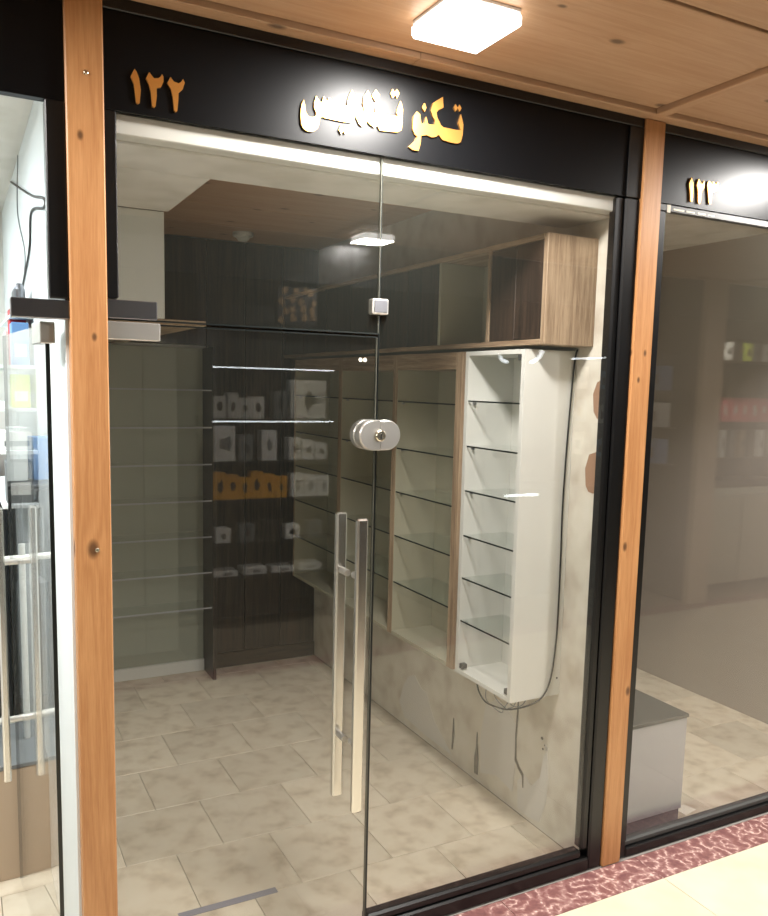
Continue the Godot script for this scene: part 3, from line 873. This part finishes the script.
	for k in 4:
		var x := 0.005 - 0.12 * k
		var o := thing("hanging_bag", "black bag hanging from the white rail above the beige counter", "bag", Vector3(x, 0.52, -1.06), "bags on the white rail")
		bx(o, "body", Vector3(x - 0.05, 0.53, -1.10), Vector3(x + 0.05, 0.98, -1.03), M.ink, 0.02)
		bx(o, "strap", Vector3(x - 0.012, 0.975, -1.075), Vector3(x + 0.012, 1.055, -1.068), M.ink, 0.001)
	# dark stock along the rear wall
	t = thing("rear_cabinet", "black cabinet along the rear wall of the white lit shop", "cabinet", Vector3(-0.6, 0, -2.4))
	bx(t, "body", Vector3(-1.45, 0.0, -2.59), Vector3(0.2, 1.18, -2.2), M.ink, 0.004)
	for k in 4:
		bx(t, "door", Vector3(-1.44 + 0.41 * k, 0.06, -2.199), Vector3(-1.04 + 0.41 * k, 1.16, -2.182), M.charcoal, 0.004)
	for k in 10:
		var x := -1.35 + 0.16 * k
		var m: Material = [M.charcoal, M.blue, M.carton, M.ink, M.red][k % 5]
		var kind: String = ["charcoal", "blue", "white", "black", "red"][k % 5]
		product("product_box", kind + " carton standing on the black rear cabinet", x, 1.18, -2.5, Vector3(0.13, 0.22 + 0.05 * (k % 3), 0.12), m, M.grey_box, "cartons on the black rear cabinet")
	# cable on the wall
	var c := obj("wall_cable", tube(smooth_path([Vector3(0.233, 2.50, -1.75), Vector3(0.233, 2.276, -0.832), Vector3(0.233, 2.19, -0.42), Vector3(0.233, 2.165, -0.42), Vector3(0.233, 2.22, -0.813), Vector3(0.233, 2.119, -0.93), Vector3(0.233, 2.02, -1.30), Vector3(0.233, 1.91, -1.4)]), 0.0038, 8), M.black_cable, self)
	tag(c, "black cable looping across the white wall of the lit shop", "cable")
	c = obj("thin_wall_cable", tube(smooth_path([Vector3(0.235, 2.515, -1.35), Vector3(0.235, 2.33, -1.45), Vector3(0.235, 2.14, -1.15), Vector3(0.235, 2.05, -1.25)]), 0.002, 8), M.grey_cable, self)
	tag(c, "thin grey wire running down the white wall of the lit shop", "cable")


# ---------------------------------------------------------------- the row across the arcade, which the panes mirror
func product(called: String, label: String, x: float, y: float, z: float, size: Vector3, m: Material, print_: Material, group: String) -> void:
	var o := thing(called, label, "box", Vector3(x, y, z), group)
	bx(o, "carton", Vector3(x - size.x / 2, y + 0.0005, z), Vector3(x + size.x / 2, y + size.y, z + size.z), m, 0.002)
	var q := PackedVector2Array()
	for k in 7:
		q.append(Vector2(size.x * 0.26, size.y * 0.26) * Vector2.from_angle(TAU * k / 7.0) * rng.randf_range(0.55, 1.15))
	obj("print", prism(q, -0.0008, -0.0002), print_, o, Vector3(x + size.x * 0.04, y + size.y * 0.5, z))


func opposite_shelf(label: String, x0: float, x1: float, z: float, ys: Array, lit: Array, m: Material) -> void:
	var t := thing("display_shelf", label, "shelf", Vector3((x0 + x1) / 2, 0, z))
	bx(t, "back_panel", Vector3(x0, 0.0, z + 0.30), Vector3(x1, 2.25, z + 0.315), m, 0.001)
	for x in [x0, x1 - 0.018]:
		bx(t, "side_panel", Vector3(x, 0.0, z), Vector3(x + 0.018, 2.25, z + 0.2995), m, 0.001)
	for y in ys:
		bx(t, "shelf_board", Vector3(x0 + 0.0185, y - 0.014, z), Vector3(x1 - 0.0185, y, z + 0.2995), m, 0.001)
	for y in lit:
		bx(t, "light_strip", Vector3(x0 + 0.0185, y - 0.024, z + 0.001), Vector3(x1 - 0.0185, y - 0.0145, z + 0.012), M.led, 0.001)


func build_opposite_row() -> void:
	var cuts := [-4.3, -2.3, -0.54, 1.22, 3.2, 5.25, 7.4, 8.9]
	for k in cuts.size() - 1:
		var c: float = cuts[k]
		structure("wall_divider", Vector3(c, 0, OPPOSITE), Vector3(c + 0.085, 2.62, 4.3), M.charcoal)
		var s := thing("shop_sign", "dark sign board of a shop across the arcade", "sign", Vector3(c + 0.9, 2.3, OPPOSITE), "sign boards across the arcade")
		bx(s, "board", Vector3(c + 0.087, 2.30, OPPOSITE), Vector3(cuts[k + 1] - 0.002, 2.572, OPPOSITE + 0.03), M.black, 0.001)
	# the dark shop whose stock shows in the glass
	var z := 3.3
	opposite_shelf("dark display shelf with lit boards across the arcade", 1.50, 2.42, z, [1.82, 1.457, 1.165, 0.90, 0.60, 0.36, 0.08], [1.82, 1.457], M.charcoal)
	var ink: Material = M.ink
	var x := 1.575
	for b in [[0.085, 0.15], [0.075, 0.175], [0.085, 0.14], [0.095, 0.15]]:
		product("product_box", "white carton on the upper lit board of the dark shelf", x, 1.457, z + 0.02, Vector3(b[0], b[1], 0.09), M.carton, ink, "white cartons on the lit boards")
		x += b[0] + 0.008
	product("product_box", "grey carton on the upper lit board of the dark shelf", 2.01, 1.457, z + 0.02, Vector3(0.10, 0.19, 0.1), M.grey_box, ink, "")
	product("product_box", "large white carton with a dark picture on the lit board", 2.22, 1.457, z + 0.02, Vector3(0.27, 0.27, 0.1), M.carton, ink, "")
	product("product_box", "tall white carton on the board below the lit boards", 1.61, 1.165, z + 0.02, Vector3(0.15, 0.24, 0.1), M.carton, M.grey_box, "")
	product("product_box", "small white carton beside the tall white carton", 1.76, 1.165, z + 0.02, Vector3(0.10, 0.18, 0.1), M.grey_box, ink, "")
	product("product_box", "white square carton in the middle of the third board", 1.93, 1.165, z + 0.02, Vector3(0.11, 0.21, 0.1), M.carton, M.grey_box, "")
	for k in 3:
		product("product_box", "pale carton at the end of the third board", 2.12 + 0.1 * k, 1.165, z + 0.02, Vector3(0.09, 0.16 - 0.02 * k, 0.1), M.carton, ink, "pale cartons at the end of the third board")
	for k in 6:
		product("product_box", "yellow carton in a row on the dark shelf", 1.575 + 0.089 * k, 0.90, z + 0.02, Vector3(0.086, 0.19 - 0.02 * (k % 3), 0.08), M.yellow, ink, "yellow cartons on the dark shelf")
	for k in 3:
		product("product_box", "white carton beside the yellow cartons", 2.14 + 0.1 * k, 0.90, z + 0.02, Vector3(0.092, 0.17 - 0.01 * k, 0.08), M.carton, M.grey_box, "white cartons beside the yellow ones")
	for k in 5:
		product("product_box", ["white", "grey", "charcoal"][k % 3] + " small carton on the low board of the dark shelf", 1.60 + 0.17 * k, 0.60, z + 0.02, Vector3(0.11, 0.10 + 0.02 * (k % 3), 0.1), [M.carton, M.grey_box, M.charcoal][k % 3], ink, "grey cartons on the low board")
	for k in 4:
		product("product_box", "flat pale carton near the foot of the dark shelf", 1.62 + 0.21 * k, 0.36, z + 0.02, Vector3(0.17, 0.04 + 0.01 * (k % 2), 0.14), M.carton, M.grey_box, "flat cartons near the foot")
	ceiling_lamp(2.2, 3.0, "ceiling lamp inside the dark shop across the arcade", 1.3, Color(1, 0.97, 0.9), 2.5, 0.08)
	# a pale front beside it
	var w := thing("pale_screen", "pale folding screen of two leaves across the arcade", "screen", Vector3(0.9, 0, 2.9))
	bx(w, "leaf", Vector3(0.55, 0.02, 2.9), Vector3(0.985, 1.95, 2.92), M.grey_green, 0.003)
	bx(w, "leaf", Vector3(0.99, 0.02, 2.9), Vector3(1.19, 1.95, 2.92), M.grey_green, 0.003)
	# curved neon tubes and a lit lattice, which glint in the panes
	var n := thing("neon_sign", "two short curved white neon tubes on a dark board across the arcade", "sign", Vector3(3.97, 1.85, 3.24))
	bx(n, "board", Vector3(3.66, 1.86, 3.245), Vector3(4.28, 2.06, 3.26), M.charcoal, 0.002)
	for q in [[[3.749, 2.007], [3.765, 1.972], [3.79, 1.943], [3.822, 1.922], [3.858, 1.909]], [[4.194, 2.015], [4.182, 1.98], [4.16, 1.952], [4.125, 1.93], [4.085, 1.917]]]:
		obj("neon_tube", tube(smooth_path(q.map(func(v): return Vector3(v[0], v[1], 3.23)), 4), 0.014, 8), M.led, n)
	n = thing("counter_light", "short straight light strip on a dark counter across the arcade", "light", Vector3(4.04, 0.85, 3.2))
	bx(n, "light_strip", Vector3(3.87, 0.842, 3.2), Vector3(4.2, 0.862, 3.21), M.led, 0.002)
	bx(n, "counter", Vector3(3.5, 0.0, 3.2105), Vector3(4.9, 0.9, 3.6), M.charcoal, 0.003)
	n = thing("lattice_decor", "dark lattice decor with a glow added to its irregular cells across the arcade", "lamp", Vector3(1.83, 2.07, 2.545))  # decor, not a light source; its lit look is added as emission
	bx(n, "box", Vector3(1.70, 2.05, 2.545), Vector3(1.95, 2.27, 2.60), M.charcoal, 0.003)
	for k in 16:
		var c := Vector2(1.735 + 0.06 * (k % 4) + rng.randf_range(-0.02, 0.02), 2.085 + 0.052 * (k / 4) + rng.randf_range(-0.014, 0.014))
		var q := PackedVector2Array()
		for j in 6:
			q.append(Vector2.from_angle(TAU * j / 6.0 + rng.randf_range(-0.3, 0.3)) * rng.randf_range(0.018, 0.027))
		obj("glowing_cell", prism(q, -0.002, 0.0), M.amber, n, Vector3(c.x, c.y, 2.5445))
	# stock further along, seen in the next window
	opposite_shelf("brown display shelf with pink cartons across the arcade", 5.42, 7.3, z, [2.02, 1.70, 1.44, 1.10, 0.88], [], M.brown)
	var pc := thing("base_cabinet", "pale base cabinet with three doors across the arcade", "cabinet", Vector3(6.3, 0, 2.75))
	bx(pc, "body", Vector3(5.45, 0.06, 2.72), Vector3(7.25, 0.84, 3.1), M.grey_green, 0.003)
	for k in 3:
		bx(pc, "door", Vector3(5.46 + 0.6 * k, 0.08, 2.70), Vector3(6.04 + 0.6 * k, 0.82, 2.7195), M.cream_board, 0.003)
	var pillar := thing("beige_pillar", "beige clad pillar between two shops across the arcade", "pillar", Vector3(5.3, 0, 2.5))
	bx(pillar, "cladding", Vector3(5.2, 0.0, 2.47), Vector3(5.42, 2.574, 2.529), M.beige, 0.003)
	var side := thing("side_shelf", "charcoal side shelf with a light strip beside the beige pillar", "shelf", Vector3(5.16, 0, 3.4))
	for y in [2.02, 1.72, 1.42, 1.12]:
		bx(side, "shelf_board", Vector3(5.07, y - 0.014, 2.75), Vector3(5.249, y, 4.1), M.charcoal, 0.001)
	bx(side, "light_strip", Vector3(5.06, 1.985, 2.9), Vector3(5.069, 2.0, 3.9), M.led, 0.001)
	for k in 24:
		var y: float = [1.72, 1.42, 1.12][k % 3]
		var h: float = [0.2, 0.16, 0.24][(k / 3) % 3]
		var zz := 2.8 + 0.155 * (k / 3)
		var tone: String = ["blue", "grey", "white", "charcoal"][(k * 7 / 3) % 4]
		var o := thing("product_box", tone + " carton on the charcoal side shelf beside the beige pillar", "box", Vector3(5.16, y, zz), "cartons on the charcoal side shelf")
		bx(o, "carton", Vector3(5.09, y + 0.0005, zz), Vector3(5.22, y + h, zz + 0.12), {"blue": M.blue, "grey": M.grey_box, "white": M.carton, "charcoal": M.charcoal}[tone], 0.002)
		bx(o, "print", Vector3(5.0892, y + h * 0.25, zz + 0.03), Vector3(5.0898, y + h * 0.65, zz + 0.09), ink, 0.0)
	for k in 13:
		var bxx := 5.54 + 0.135 * k
		if k > 3:
			product("product_box", "pink carton in the row across the arcade", bxx, 1.44, z + 0.02, Vector3(0.115, 0.23, 0.08), M.pink, M.carton, "pink cartons across the arcade")
		product("product_box", ["charcoal", "lime", "grey", "white"][k % 4] + " carton on the upper board above the pink cartons", bxx, 2.02, z + 0.02, Vector3(0.10, 0.17, 0.08), [M.charcoal, M.lime, M.grey_box, M.carton][k % 4], ink, "mixed cartons across the arcade")
		product("product_box", ["grey", "oak brown", "charcoal", "white"][k % 4] + " tall narrow carton on the board below the pink cartons", bxx, 1.10, z + 0.02, Vector3(0.07, 0.26, 0.08), [M.grey_box, M.oak, M.charcoal, M.carton][k % 4], ink, "tall cartons across the arcade")
	ceiling_lamp(6.2, 2.95, "ceiling lamp inside the shop with pink cartons across the arcade", 2.2, Color(1, 0.97, 0.9), 2.5, 0.08)
